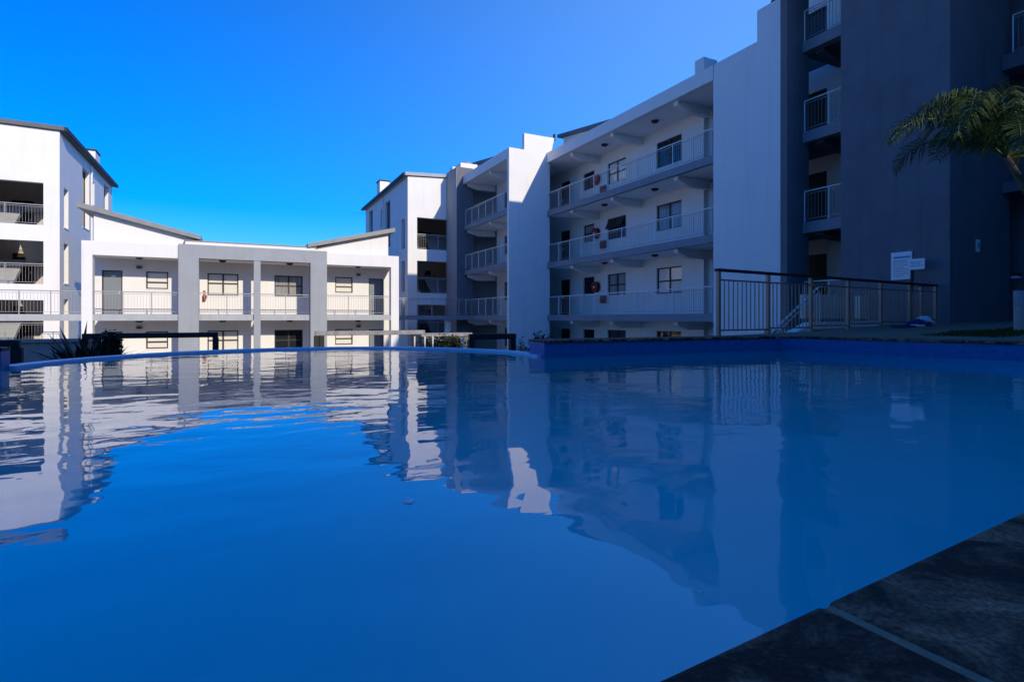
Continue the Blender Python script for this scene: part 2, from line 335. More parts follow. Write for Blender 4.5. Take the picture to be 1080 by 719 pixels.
# deck beside the pool, rising gently towards the tower
dz = lambda x: -.31 + max(0, x - 8.3) * .024
dk = MB()
P = [(8.35, 6.45), (8.9, 3.2), (9.4, .3), (9.4, -8), (18.6, -8), (18.6, 7.15), (15.6, 7.3), (13.6, 7.9), (11, 7.9), (10.9, 7.0), (7.2, 6.75), (7.2, 6.5)]
n_ = len(P)
dk.add([(x, y, dz(x)) for x, y in P] + [(x, y, GZ) for x, y in P], [tuple(range(n_))] + [(i, (i + 1) % n_, n_ + (i + 1) % n_, n_ + i) for i in range(n_)])
struct(dk.build('pool_deck', 'deck'))
struct(MB().box(-9, 9.38, -8, -.32, GZ, -.335).build('near_deck', 'deck'))
gr = MB()
for i in range(5200):
    x = random.uniform(9.6, 13.6); y = random.uniform(3.9, 4.9) + .1 * math.sin(x * 3)
    h = random.uniform(.02, .06); a = random.uniform(0, 6.28); dx = math.cos(a) * .006; dy = math.sin(a) * .006; b = random.uniform(-.02, .02)
    z = dz(x) - .002; gr.add([(x - dx, y - dy, z), (x + dx, y + dy, z), (x + b, y + b * .5, z + h)], [(0, 1, 2)])
g_ = gr.build('grass', 'grass'); g_['kind'] = 'stuff'

# ------------------------------------------------------------------ pool
CX, CY, CR = .78, 6.85, 2.88
a_r = math.atan2(6.44 - CY, 3.69 - CX); a_l = math.atan2(7.45 - CY, -2.14 - CX)
NA = 56
arc = [(CX + CR * math.cos(a_r + (a_l - a_r) * i / NA), CY + CR * math.sin(a_r + (a_l - a_r) * i / NA)) for i in range(NA + 1)]
outl = [(-6, .1), (9.2, .1), (8.62, 3.17), (8.02, 6.14)] + [(3.69, 6.37)] + arc + [(-2.09, 7.42), (-2.09, 7.2), (-6, 7.2)]
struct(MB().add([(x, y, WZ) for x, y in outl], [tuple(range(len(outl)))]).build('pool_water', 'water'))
rim = MB(); ro = [(CX + (CR + .17) * math.cos(a_r + (a_l - a_r) * i / NA), CY + (CR + .17) * math.sin(a_r + (a_l - a_r) * i / NA)) for i in range(NA + 1)]
ri = [(CX + (CR - .01) * math.cos(a_r + (a_l - a_r) * i / NA), CY + (CR - .01) * math.sin(a_r + (a_l - a_r) * i / NA)) for i in range(NA + 1)]
for i in range(NA):
    a, b, c, d = ri[i], ri[i + 1], ro[i + 1], ro[i]; zt = WZ + .032
    rim.add([(*a, WZ - .3), (*b, WZ - .3), (*b, zt - .004), (*a, zt - .004)], [(0, 1, 2, 3)])
    rim.add([(*a, zt - .004), (*b, zt - .004), (*c, zt), (*d, zt)], [(0, 1, 2, 3)])
    rim.add([(*d, zt), (*c, zt), (*c, GZ), (*d, GZ)], [(0, 1, 2, 3)])
zt = WZ + .032
for i in (0, NA): a, d = ri[i], ro[i]; rim.add([(*a, GZ), (*d, GZ), (*d, zt), (*a, zt - .004)], [(0, 1, 2, 3)])
tag(rim.build('overflow_wall', 'rim', None, (CX, CY + CR, GZ)), 'pale blue curved overflow wall level with the water at the far end', 'pool wall')
# raised tiled walls
ZC = -.335
t = thing('pool_wall', (5.9, 6.4, GZ), 'raised blue mosaic pool wall in front of the bronze fence, turning right', 'pool wall')
MB().prism([(3.69, 6.37), (8.02, 6.14), (8.62, 3.17), (9.2, .1), (9.42, .1), (8.9, 3.22), (8.3, 6.45), (3.69, 6.8)], 'z', GZ, ZC).build('tiled_wall', 'mosaic', t)
cp = MB()
def slabs(p0, p1, wv, n, mb):
    p0 = Vector(p0); p1 = Vector(p1); wv = Vector(wv)
    for i in range(n):
        a = p0.lerp(p1, (i + .008) / n); b = p0.lerp(p1, (i + .992) / n)
        q = MB().prism([tuple(a - wv * .07), tuple(b - wv * .07), tuple(b + wv), tuple(a + wv)], 'z', ZC + .002, ZC + .035)
        q.build('coping_stone', 'slate', mb, bevel=.008)
slabs((3.67, 6.37), (7.95, 6.14), (.02, .46), 8, t)
slabs((8.03, 6.12), (8.62, 3.17), (.36, .06), 5, t)
slabs((8.64, 3.14), (9.2, .45), (.36, .06), 5, t)
t = thing('pool_wall', (-4, 7.5, GZ), 'end of dark blue mosaic pool wall at far left of the water', 'pool wall')
MB().box(-6, -2.09, 7.2, 7.42, GZ, ZC).build('tiled_wall', 'mosaic', t)
slabs((-6, 7.2), (-2.08, 7.2), (0, .24), 6, t)
# near edge: slate coping on a tiled wall, the camera looks over it
t = thing('pool_edge', (.6, .2, GZ), 'dark slate coping of the near pool edge with one pale joint', 'pool edge')
MB().box(-6, 9.4, -.1, .36, GZ, ZC - .03).build('tiled_wall', 'mosaic', t)
e0 = lambda x: .394 + .054 * (x - .35) / .8 if x < 2 else .48
xs = [-1.9, -.65, .614, 1.86, 3.1]
for i in range(4):
    x0, x1 = xs[i] + .0065, xs[i + 1] - .0065
    q = MB().prism([(x0 + (.02 if i != 0 else 0), -.3), (x1 + .02, -.3), (x1, e0(x1)), (x0, e0(x0))], 'z', ZC - .028, ZC + .003)
    tag(q.build('coping_stone', 'slate', t, bevel=.009))
for x in xs[1:-1]: MB().prism([(x - .009 + .02, -.3), (x + .009 + .02, -.3), (x + .008, e0(x) - .006), (x - .008, e0(x) - .006)], 'z', ZC - .028, ZC - .001).build('mortar_joint', 'grout', t)

# ------------------------------------------------------------------ stair blocks (mirrored pair)
def block(xc, yf, sg, label, W, rooftilt):
    t = thing('apartment_building', (xc + sg * 3, yf + 6, GZ), label, 'apartment building')
    X = lambda d: xc + sg * d
    op = [(4.54, 6.62), (1.64, 3.76), (-1.26, .86)]
    o0, o1 = (.63, 3.6)
    holes = [(*sorted((X(o0), X(o1))), a, b) for a, b in op]
    zt = 9.25
    MB().wall('y', yf, 1, .3, *sorted((xc, X(W))), GZ, zt, holes).build('front_wall', 'white', t)
    sh = []
    for a, b, c, d in ((.75, 1.6, 4.6, 6.62), (.75, 1.6, 1.75, 3.8), (.75, 1.6, -1.1, .95), (4.55, 6.2, 5.2, 8.6), (4.55, 6.2, 1.2, 3.9), (6.75, 7.55, 6.9, 8.35), (10.3, 11.7, 5.6, 8.9)): sh.append((yf + a, yf + b, c, d))
    MB().wall('x', xc, sg, .3, yf + .3, yf + 13, GZ, zt, sh).build('side_wall', 'white', t)
    for h in sh:
        window(t, 'x', xc, sg, h[0], h[1], h[2], h[3], 'glass', 1, 2, .45, .2)
    q = MB(); q.box(X(W) - .15 * sg, X(W) + .15 * sg, yf + .3, yf + 13, GZ, zt); q.box(X(.3), X(W), yf + 12.7, yf + 13, GZ, zt); q.build('rear_wall', 'white', t)
    # stairwell behind the openings
    q = MB(); q.box(X(.3), X(4.2), yf + 4.7, yf + 4.9, GZ, zt - .4); q.box(X(4.2), X(4.4), yf + .3, yf + 4.9, GZ, zt - .4); q.build('stairwell_wall', 'cream', t)
    for a, b in op:
        MB().box(X(.3), X(4.2), yf + .3, yf + 1.7, a - .2, a - .01).build('landing', 'slablight', t)
        MB().box(X(.3), X(4.2), yf + 3.6, yf + 4.7, a + 1.25, a + 1.45).build('landing', 'slablight', t)
        # two flights with solid parapets
        for (xa, xb, z0, z1) in ((2.3, 4.1, a, a + 1.45), (.35, 2.15, a - 1.45, a)):
            f = MB()
            f.prism([(yf + 1.7, z0 - .25), (yf + 3.6, z1 - .25), (yf + 3.6, z1), (yf + 1.7, z0)] if z1 == a + 1.45 else [(yf + 3.6, z0 - .25), (yf + 1.7, z1 - .25), (yf + 1.7, z1), (yf + 3.6, z0)], 'x', X(xa), X(xb))
            f.build('stair_flight', 'slablight', t)
        f = MB(); f.prism([(X(.34), a - .02), (X(1.35), a - .02), (X(1.0), a + .45), (X(.62), a + .85), (X(.34), a + .95)], 'y', yf + 1.25, yf + 1.4)
        f.build('parapet', 'cream', t)
        railing(t, (X(o0), yf + .12), (X(o1), yf + .12), a, 1.0, 2, .115, 'greysteel', ends=(0, 1))
        door(t, 'y', yf + 4.7, 1, *sorted((X(2.2), X(3.1))), a - .2, a + 1.9, 'doorbrown', -.03)
    # roof slab, slightly tilted, with dark eaves
    r0 = zt + .02; s_ = rooftilt
    pr = [(X(-.22), r0), (X(W + .2), r0 + s_ * W), (X(W + .2), r0 + s_ * W + .2), (X(-.22), r0 + .2)]
    MB().prism(pr, 'y', yf - .18, yf + 13.2).build('roof', 'roof' if sg < 0 else 'slablight', t)
    wd = MB(); wd.prism([(X(0), zt - .0), (X(W), zt), (X(W), zt + s_ * W)], 'y', yf, yf + .3); wd.build('gable_wall', 'white', t)
    MB().box(X(-.34), X(-.22), yf - .2, yf + 13.2, r0 - .03, r0 + .17).build('gutter', 'cap', t)
    if sg < 0:
        c0 = MB(); c0.box(X(.05), X(.65), yf + 8.1, yf + 9.3, zt, 10.45); ch = c0.build('chimney', 'white', t); MB().box(X(-.0), X(.7), yf + 8.05, yf + 9.35, 10.45, 10.55).build('chimney_cap', 'cap', ch)
        MB().tube((X(.1), yf + 13, 9.0), (X(-1.1), yf + 13, 8.93), .008, 5).build('antenna', 'cap', t)
    else:
        c0 = MB(); c0.box(X(.08), X(.85), yf + 8.1, yf + 9.1, zt, 10.75); ch = c0.build('chimney', 'white', t); MB().box(X(.03), X(.9), yf + 8.05, yf + 9.15, 10.75, 10.85).build('chimney_cap', 'cap', ch)
        MB().tube((X(.1), yf + 13, 9.0), (X(-1.0), yf + 13, 9.0), .008, 5).build('antenna', 'cap', t)
    MB().tube((X(-.06), yf + 6.55, -2.7), (X(-.06), yf + 6.55, zt - .1), .05, 8).build('downpipe', 'white', t)
    return t
block(-7.8, 34.5, -1, 'white four storey block at left edge with open stairwell landings and one chimney', 9, .012)
block(10.07, 35.2, 1, 'white block behind charcoal tower, blue shaded long side facing left', 7.5, .06)

# ------------------------------------------------------------------ two-storey middle building
Yf, Yb = 29.7, 31.7
t = thing('apartment_building', (1, 33, GZ), 'low two storey white building with grey portal frame and two sloping roofs', 'apartment building')
dW = [(-5.6, -4.8, .15, 2.24), (-3.86, -2.95, 1.4, 2.24), (-1.26, .14, 1.13, 2.25), (1.85, 3.26, 1.15, 2.25), (4.95, 5.9, 1.4, 2.27), (6.8, 7.62, .15, 2.24)]
holes = [(a, b, c + k, d + k) for k in (0, -2.9) for a, b, c, d in dW]
MB().wall('y', Yb, 1, .25, -5.9, 8.0, GZ, 3.3, holes).build('back_wall', 'white', t)
for k in (0, -2.9):
    door(t, 'y', Yb, 1, -5.6, -4.8, .15 + k, 2.24 + k, 'doorgrey')
    window(t, 'y', Yb, 1, -3.86, -2.95, 1.4 + k, 2.24 + k, 'blind_glare', 1, 2, .38)
    window(t, 'y', Yb, 1, -1.26, .14, 1.13 + k, 2.25 + k, 'blind_glare', 2, 2, .55)
    window(t, 'y', Yb, 1, 1.85, 3.26, 1.15 + k, 2.25 + k, 'curtain' if k == 0 else 'glass', 2, 2, .5)
    window(t, 'y', Yb, 1, 4.95, 5.9, 1.4 + k, 2.27 + k, 'blind_glare', 1, 2, .38)
    door(t, 'y', Yb, 1, 6.8, 7.62, .15 + k, 2.24 + k, 'doorgrey')
    MB().box(-5.25, -5.08, Yb + .07, Yb + .088, 1.93 + k, 2.0 + k).build('number_plate', 'plastic', t)
# white side portals
for a, b, c, d in ((-5.97, -5.58, -5.58, -2.35), (7.57, 8.0, 4.21, 7.57)):
    q = MB(); q.box(a, b, Yf, Yf + .42, GZ, 3.36); q.box(c, d, Yf, Yf + .42, 2.75, 3.36); q.build('white_portal', 'white', t)
q = MB()
q.box(-2.35, -1.53, Yf - .15, Yf + .42, GZ, 2.78); q.box(3.41, 4.21, Yf - .15, Yf + .42, GZ, 2.78); q.box(-2.35, 4.21, Yf - .15, Yf + .42, 2.78, 3.41)
q.build('grey_portal_frame', 'grey', t)
MB().box(.80, 1.10, Yf - .12, Yf + .3, GZ, 2.78).build('column', 'grey', t)
q = MB()
for a, b in ((-5.58, -2.35), (-1.53, .80), (1.10, 3.41), (4.21, 7.57)): q.box(a, b, Yf + .03, Yb, -.13, .15)
q.build('floor_slab', 'slablight', t)
q = MB()
for a, b in ((-5.58, -2.35), (-1.53, .80), (1.10, 3.41), (4.21, 7.57)): q.box(a, b, Yf + .1, Yb, .152, .165)
q.build('floor_tiles', 'tilefloor', t)
q = MB(); q.box(-5.97, 8.0, Yf + .42, Yb + .2, 2.80, 3.3); q.build('ceiling', 'ceil', t)
# upper walls and roofs
q = MB(); q.prism([(-5.6, 3.3), (-1.75, 3.3), (-1.75, 3.78), (-5.6, 4.72)], 'y', Yf + .35, Yf + .6); q.build('gable_wall', 'white', t)
q = MB(); q.prism([(3.7, 3.3), (7.5, 3.3), (7.5, 4.62), (3.7, 3.62)], 'y', Yf + .35, Yf + .6); q.build('gable_wall', 'white', t)
q = MB(); q.box(-2.1, 3.68, Yf + .1, 36.8, 3.40, 3.58); q.build('parapet', 'white', t)
MB().box(-2.14, 3.72, Yf + .06, 36.8, 3.582, 3.63).build('parapet_flashing', 'fascia', t)
for pr in ([(-6.15, 4.80), (-1.45, 3.66), (-1.45, 3.86), (-6.15, 5.02)], [(3.3, 3.58), (7.78, 4.68), (7.78, 4.90), (3.3, 3.78)]):
    r_ = MB().prism(pr, 'y', Yf - .05, 37).build('roof', 'fascia', t)
q = MB(); q.box(-5.9, -5.65, Yb + .25, 37, GZ, 4.6); q.box(7.6, 7.85, Yb + .25, 37, GZ, 4.5); q.box(-5.65, 7.6, 36.7, 37, GZ, 3.3); q.build('end_wall', 'white', t)
for a, b in ((-5.58, -2.35), (-1.53, .80), (1.10, 3.41), (4.21, 7.57)):
    railing(t, (a, Yf + .12), (b, Yf + .12), .16, 1.0, 2 if b - a < 3 else 3, .115, 'greysteel', ends=(0, 0))
bays = [('left white bay', -3.97), ('left grey framed bay', -.56), ('right grey framed bay', 2.5), ('right white bay', 5.95)]
def ceil_light(x, y, z, label):
    l = thing('ceiling_light', (x, y, z), label, 'ceiling light', 'ceiling lights')
    MB().tube((x, y, z), (x, y, z - .035), .17, 14).build('housing', 'lamp', l); MB().tube((x, y, z - .035), (x, y, z - .09), .14, 14, .11).build('diffuser', 'lamp', l)
for n, x in bays:
    ceil_light(x, Yf + .75, 2.798, 'dark round ceiling light over the upper walkway in %s of low building' % n)
    ceil_light(x, Yf + .75, -.132, 'dark round ceiling light over the ground walkway in %s of low building' % n)
for x, n in ((-4.13, 'left'), (6.21, 'right')):
    for k, f in ((0, 'upper'), (-2.9, 'ground')):
        l = thing('wall_lamp', (x, Yb, 2.3 + k), 'small wall lamp high on the %s floor back wall in %s white bay' % (f, n), 'wall lamp', 'wall lamps of the low building')
        MB().box(x - .12, x + .12, Yb - .1, Yb - .002, 2.36 + k, 2.50 + k).build('housing', 'greyrail', l); MB().box(x - .07, x + .07, Yb - .14, Yb - .1, 2.38 + k, 2.44 + k).build('lens', 'lamp', l)
def extinguisher(x, y, z, label, group, h=.45):
    e = thing('fire_extinguisher', (x, y, z), label, 'fire extinguisher', group)
    r = .075; q = MB(); q.path([(x, y, z), (x, y, z + .02), (x, y, z + h * .72), (x, y, z + h * .82), (x, y, z + h * .86)], [r * .9, r, r, r * .7, r * .3], 12); q.build('cylinder', 'red', e, smooth=True)
    MB().box(x - .03, x + .03, y - .02, y + .02, z + h * .86, z + h).build('valve', 'lamp', e)
    MB().path([(x + .03, y, z + h * .95), (x + .1, y, z + h * .8), (x + .1, y, z + h * .4)], .012, 6).build('hose', 'lamp', e)
    return e
extinguisher(-1.40, Yb - .1, .84, 'red fire extinguisher on the upper wall beside the grey framed window', 'fire extinguishers', .36)
MB().box(-1.46, -1.34, Yb - .012, Yb - .002, 1.28, 1.36).build('sign_plate', 'red', thing('fire_sign', (-1.38, Yb, 1.3), 'small square red sign above the extinguisher in the low building', 'sign'))
# bridges linking the blocks
t = thing('footbridge', (-10, 30.5, .15), 'grey railed footbridge joining left block and low building', 'footbridge')
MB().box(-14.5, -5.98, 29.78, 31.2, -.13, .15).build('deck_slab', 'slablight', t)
railing(t, (-14.4, 29.85), (-6.0, 29.85), .15, 1.0, 8, .115, 'greysteel', 'bridge_railing')
t = thing('footbridge', (10.6, 32.5, .15), 'shaded footbridge joining low building and charcoal tower on right', 'footbridge')
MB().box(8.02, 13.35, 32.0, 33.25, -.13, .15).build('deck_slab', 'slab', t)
MB().tube((11.9, 32.6, GZ), (11.9, 32.6, -.13), .22, 14).build('pillar', 'white', t)
railing(t, (8.05, 32.06), (13.3, 32.06), .15, 1.0, 6, .115, 'greysteel', 'bridge_railing')

# ------------------------------------------------------------------ long right wing with towers
t = RW = thing('apartment_building', (18, 16, GZ), 'long four storey right wing with white walkways and charcoal tower', 'apartment building')
XW, XB = 15.65, 17.5
# back wall of the walkways
wdw = [(18.22, 19.83, .95, 2.14), (22.09, 23.59, 1.02, 2.12), (24.8, 25.84, 1.15, 2.1)]
holes = []; drs = []
for f in [-2.75] + FL:
    holes += [(a, b, f + c, f + d) for a, b, c, d in wdw] + [(27.25, 28.25, f, f + 2.1)]
MB().wall('x', XB, 1, .25, 16.94, 33.0, GZ, 8.66, holes).build('back_wall', 'white', t)
for i, f in enumerate([-2.75] + FL):
    k = ('glass', 'blind_glare', 'curtain', 'glass')[i]
    window(t, 'x', XB, 1, 18.22, 19.83, f + .95, f + 2.14, ('glass', 'blind_glare', 'curtain', 'glass')[i], 2, 2, .48)  # pale first-floor pane has the sunlit left block's reflection painted in
    window(t, 'x', XB, 1, 22.09, 23.59, f + 1.02, f + 2.12, ('glass', 'curtain', 'glass', 'blind_glare')[i], 2, 2, .48)
    window(t, 'x', XB, 1, 24.8, 25.84, f + 1.15, f + 2.1, ('glass', 'glass', 'curtain', 'glass')[i], 1, 2, .48)
    if i == 2:
        for y0, y1, dd in ((22.16, 22.8, .34), (22.88, 23.52, .24)):
            zt_ = f + 2.07
            MB().prism([(XB + .03, zt_), (XB + .03 - dd, zt_ - .5), (XB - .0 - dd, zt_ - .52), (XB, zt_ - .0)], 'y', y0, y1).build('open_sash', 'alu', t)
    door(t, 'x', XB, 1, 27.25, 28.25, f, f + 2.1)
# walkways
for f in FL:
    MB().box(XW + .1, XB, 14.6, 26.58, f - .28, f).build('floor_slab', 'ceil', t)
    MB().box(XW - .08, XW + .1, 14.6, 26.58, f - .30, f + .004).build('slab_edge', 'slab', t)
    railing(t, (XW, 14.62), (XW, 26.56), f, 1.0, 11, .115, 'steel', ends=(0, 0))
    MB().box(13.4, 15.3, 26.86, 33.28, f - .27, f).build('floor_slab', 'ceil', t)
    MB().box(13.27, 13.4, 26.86, 33.28, f - .29, f + .004).build('slab_edge', 'slab', t)
    railing(t, (13.36, 26.9), (13.36, 33.25), f, 1.0, 6, .115, 'steel', ends=(0, 1))
for z in [f - .28 for f in FL] + [8.66]:
    for y in (16.74, 20.95, 24.4):
        MB().prism([(XW + .12, z - .001), (XW + .12, z - .16), (XW + .2, z - .2), (XW + .75, z - .36), (XB + .02, z - .36), (XB + .02, z - .001)], 'y', y - .12, y + .12).build('ceiling_beam', 'white', t)
    for y in (29.6, 33.0):
        MB().prism([(13.42, z - .001), (13.42, z - .16), (13.5, z - .2), (14.05, z - .36), (15.32, z - .36), (15.32, z - .001)], 'y', y - .12, y + .12).build('ceiling_beam', 'white', t)
h2 = [(30.6, 31.5, f + .95, f + 2.12) for f in [-2.75] + FL]
MB().wall('x', 15.3, 1, .25, 26.85, 32.64, GZ, 8.66, h2).build('side_wall', 'white', t)
for a, b, c, d in h2: window(t, 'x', 15.3, 1, a, b, c, d, 'glass', 1, 2, .48)
# roof slab and white fascia bands
MB().box(XW - .04, 24, 14.58, 33.0, 8.66, 8.9).build('roof_slab', 'ceil', t)
MB().box(XW - .1, XW + .16, 14.58, 26.6, 8.655, 9.2).build('roof_fascia', 'white', t)
MB().box(13.9, 24, 33.0, 37, 8.68, 8.88).build('roof_slab', 'ceil', t)
MB().box(13.25, 15.9, 26.86, 33.3, 8.66, 8.9).build('roof_slab', 'ceil', t)
MB().box(13.2, 13.42, 26.86, 33.3, 8.655, 9.2).build('roof_fascia', 'white', t)
# fin pier with raised shoulder
q = MB(); q.prism([(13.2, GZ), (15.75, GZ), (16.05, 8.9), (16.05, 10.1), (14.13, 10.1), (14.13, 9.2), (13.2, 9.2)], 'y', 26.6, 26.85)
q.v = [(15.75 if (x == 16.05 and z < 9) else x, y, z) for x, y, z in q.v]; q.build('fin_wall', 'white', t)
MB().tube((16.1, 26.7, 10.0), (16.1, 26.7, 10.35), .07, 8).build('vent_pipe', 'cap', t)
# white end wall with return in charcoal
MB().box(XW - .1, 16.6, 11.84, 14.6, GZ, 9.2).build('white_end_wall', 'white', t)
q = MB(); q.box(XW - .1, 16.6, 11.60, 11.84, GZ, 11.85); q.build('charcoal_return_wall', 'dark', t)
c0 = MB(); c0.box(XW - .06, 16.5, 11.86, 12.75, 9.2, 10.25); ch = c0.build('chimney', 'white', t); MB().box(15.75, 16.4, 11.95, 12.35, 10.25, 10.42).build('chimney_cap', 'cap', ch)
c0 = MB(); c0.box(15.8, 16.5, 15.3, 15.75, 8.9, 9.85); c0.build('chimney', 'white', t)
# lobby behind the white end wall
q = MB(); q.box(18.5, 18.75, 11.0, 12.25, GZ, 11.6); q.box(18.5, 18.75, 13.5, 14.6, GZ, 11.6)
for f in [-2.75] + FL + [8.85]: q.box(18.5, 18.75, 12.25, 13.5, f + 2.1, f + 2.9)
q.box(17.75, 22, 16.7, 16.94, GZ, 8.66); q.box(22, 22.3, 14.6, 16.7, GZ, 8.66); q.build('lobby_wall', 'white', t)
for f in FL + [8.85]:
    door(t, 'x', 18.5, 1, 12.25, 13.5, f, f + 2.1)
    MB().box(16.6, 18.5, 9.94, 14.6 if f < 8 else 11.84, f - .28, f).build('floor_slab', 'dark', t)
    MB().box(16.3, 16.6, 9.94, 11.6, f - .34, f + .004).build('slab_edge', 'slab', t)
    railing(t, (16.37, 9.96), (16.37, 11.58), f, 1.0, 2, .115, 'steel', ends=(0, 1))
    MB().prism([(16.62, f - .28), (16.62, f - .4), (17.2, f - .52), (18.5, f - .52), (18.5, f - .28)], 'y', 11.1, 11.4).build('ceiling_beam', 'dark', t)
    MB().box(XB, 22, 14.6, 16.69, f - .28, f - .002).build('floor_slab', 'dark', t) if f < 8 else None
# near charcoal tower and the rest of the near section
MB().box(XW, 18.65, 7.22, 9.94, GZ, 11.9).build('charcoal_tower', 'dark', t)
MB().box(19.4, 26, .6, 11.84, GZ, 11.9).build('near_wall', 'dark', t); MB().box(15.3, 26, -9, .6, GZ, 11.9).build('near_wall', 'white', t)  # the white one is unseen, added to keep sun off the tower
MB().box(18.75, 26, 11.84, 14.58, GZ, 8.64).build('core_wall', 'dark', t)
MB().box(15.05, 26.4, -9, 12.0, 11.9, 12.15).build('roof', 'roof', t)
MB().box(18.2, 19.4, -4, 7.2, 6.55, 6.95).build('balcony_slab', 'dark', t)
railing(t, (18.4, -3.9), (18.4, 7.05), 6.95, 1.05, 8, .115, 'steel')
MB().box(18.2, 19.4, -4, 7.2, 3.3, 3.6).build('balcony_slab', 'dark', t)
# far charcoal tower
q = MB(); q.box(12.77, 13.9, 33.32, 35.19, GZ, 9.75); q.build('charcoal_tower', 'dark', t)
q = MB(); q.box(12.74, 12.768, 33.30, 35.19, GZ, 9.7); q.build('grey_tower_side', 'grey', t)
q = MB(); q.box(13.9, 22, 36.6, 37, GZ, 9.3); q.build('rear_wall', 'dark', t)
for f in FL: MB().box(13.9, 22, 33.29, 36.58, f - .27, f).build('floor_slab', 'dark', t)
c0 = MB(); c0.box(13.3, 14.5, 34.0, 35.0, 9.0, 10.25); ch = c0.build('chimney', 'white', t); MB().tube((13.9, 34.5, 10.25), (13.9, 34.5, 10.38), .42, 14).build('chimney_cap', 'fascia', ch)
c0 = MB(); c0.box(12.85, 13.2, 34.3, 34.9, 9.75, 10.0); c0.build('chimney', 'white', t)
# monopitch roofs falling towards the camera side
def mono(x0, x1, y0, z0, y1, z1):
    MB().prism([(y0, z0 - .18), (y1, z1 - .18), (y1, z1), (y0, z0)], 'x', x0, x1).build('roof', 'roof', t)
    MB().prism([(y0 + .3, 8.9), (y1 - .3, 8.9), (y1 - .3, z1 - .22), (y0 + .3, max(8.92, z0 - .2))], 'x', x0 + .25, x1 - .25).build('clerestory_wall', 'white', t)
mono(16.9, 24, 17.2, 9.25, 27.7, 10.75)
mono(16.9, 24, 14.7, 9.3, 15.95, 10.15)
mono(14.9, 22, 27.9, 9.8, 36.2, 10.95)
# rear closing walls so that no daylight leaks in
q = MB(); q.box(23.8, 24, 16.7, 37, GZ, 8.66); q.build('rear_wall', 'white', t)

for i, f in enumerate(FL):
    fl = ('first', 'second', 'third')[i]; z = (2.77, 5.67, 8.66)[i] - .002
    ceil_light(16.5, 22.5, z, 'dark round ceiling light over %s walkway of right wing, between two far beams' % fl)
    ceil_light(16.5, 18.8, z, 'dark round ceiling light over %s walkway of right wing, near the end window' % fl)
    ceil_light(14.3, 30.3, z, 'dark round ceiling light over %s walkway beyond the white fin wall' % fl)
    y = 24.5; z = f + 1.5
    e = thing('fire_hose_reel', (XB, y, f + 1.1), 'round red fire hose reel on wall above the %s walkway railing' % fl, 'hose reel', 'fire hose reels of the right wing')
    MB().tube((XB - .002, y, z), (XB - .05, y, z), .12, 12).build('bracket', 'lamp', e)
    q = MB(); q.tube((XB - .05, y, z), (XB - .07, y, z), .29, 24); q.build('drum', 'red', e); q = MB(); q.tube((XB - .2, y, z), (XB - .22, y, z), .29, 24); q.build('drum', 'red', e)
    q = MB()
    for k in range(4):
        ring = [(XB - .082 - .03 * k, y + .25 * math.cos(a), z + .25 * math.sin(a)) for a in [2 * math.pi * j / 20 for j in range(21)]]; q.path(ring, .018, 6)
    q.build('hose', 'rubber', e)
    MB().box(XB - .26, XB - .22, y - .05, y + .05, z - .05, z + .05).build('hub', 'plastic', e)
    for j, n in enumerate(('left', 'middle', 'right')):
        extinguisher(XB - .12, 24.02 - j * .19, f + .62, 'dark red fire extinguisher, %s of three beside the %s walkway hose reel' % (n, fl), 'fire extinguishers', .42)

# unseen building placed behind the camera to shade the pool
t = thing('apartment_building', (4, -14, GZ), 'long pale unseen block placed behind the near deck to shade the pool', 'apartment building')
hb = [(x, x + 1.5, f + .95, f + 2.1) for x in range(-16, 28, 4) for f in [-2.75] + FL[:2]]
MB().wall('y', -9, -1, .3, -20, 30, GZ, 7.4, hb).build('front_wall', 'cream', t)
for a, b, c, d in hb: window(t, 'y', -9, -1, a, b, c, d, 'glass', 2, 1)
q = MB(); q.box(-20, -19.7, -20, -9.3, GZ, 8.4); q.box(29.7, 30, -20, -9.3, GZ, 7.4); q.box(-19.7, 29.7, -20, -19.7, GZ, 7.4); q.build('rear_wall', 'cream', t)
MB().box(-19.7, 5.2, -20, -9.0, 7.42, 8.4).build('upper_shade_wall', 'cream', t)  # raised half, its height set so the shadow covers the left low rails
MB().box(5.7, 30.4, -20.4, -8.6, 7.4, 7.65).build('roof', 'roof', t); MB().box(-20.4, 5.6, -20.4, -8.6, 8.4, 8.7).build('roof', 'roof', t)

# ------------------------------------------------------------------ bronze pool fence, stair, signs
t = thing('pool_fence', (11, 6.9, -.3), 'bronze steel pool fence with vertical bars behind the blue wall', 'fence')
A = Vector((7.17, 6.62, 0)); B = Vector((15.4, 7.42, 0)); up = Vector((0, 0, 1))
NB = 6; zt = .80
for i in range(NB + 1):
    p = A.lerp(B, i / NB); zb = dz(p.x) - .02 if i > 0 else -.34
    MB().box(p.x - .028, p.x + .028, p.y - .028, p.y + .028, zb, zt - .03).build('post', 'brown', t)
pe = B + Vector((.0, .32, 0)); MB().box(pe.x - .028, pe.x + .028, pe.y - .028, pe.y + .028, dz(15.4) - .02, zt - .03).build('post', 'brown', t)
MB().box(15.36, 15.44, 7.40, 7.78, zt - .03, zt + .015).build('top_rail', 'black', t)
q = MB(); d = (B - A).normalized(); nrm = Vector((-d.y, d.x, 0)) * .045
q.prism([tuple((A - d * .05 - nrm).xy), tuple((B + d * .05 - nrm).xy), tuple((B + d * .05 + nrm).xy), tuple((A - d * .05 + nrm).xy)], 'z', zt - .03, zt + .015); q.build('top_rail', 'black', t)
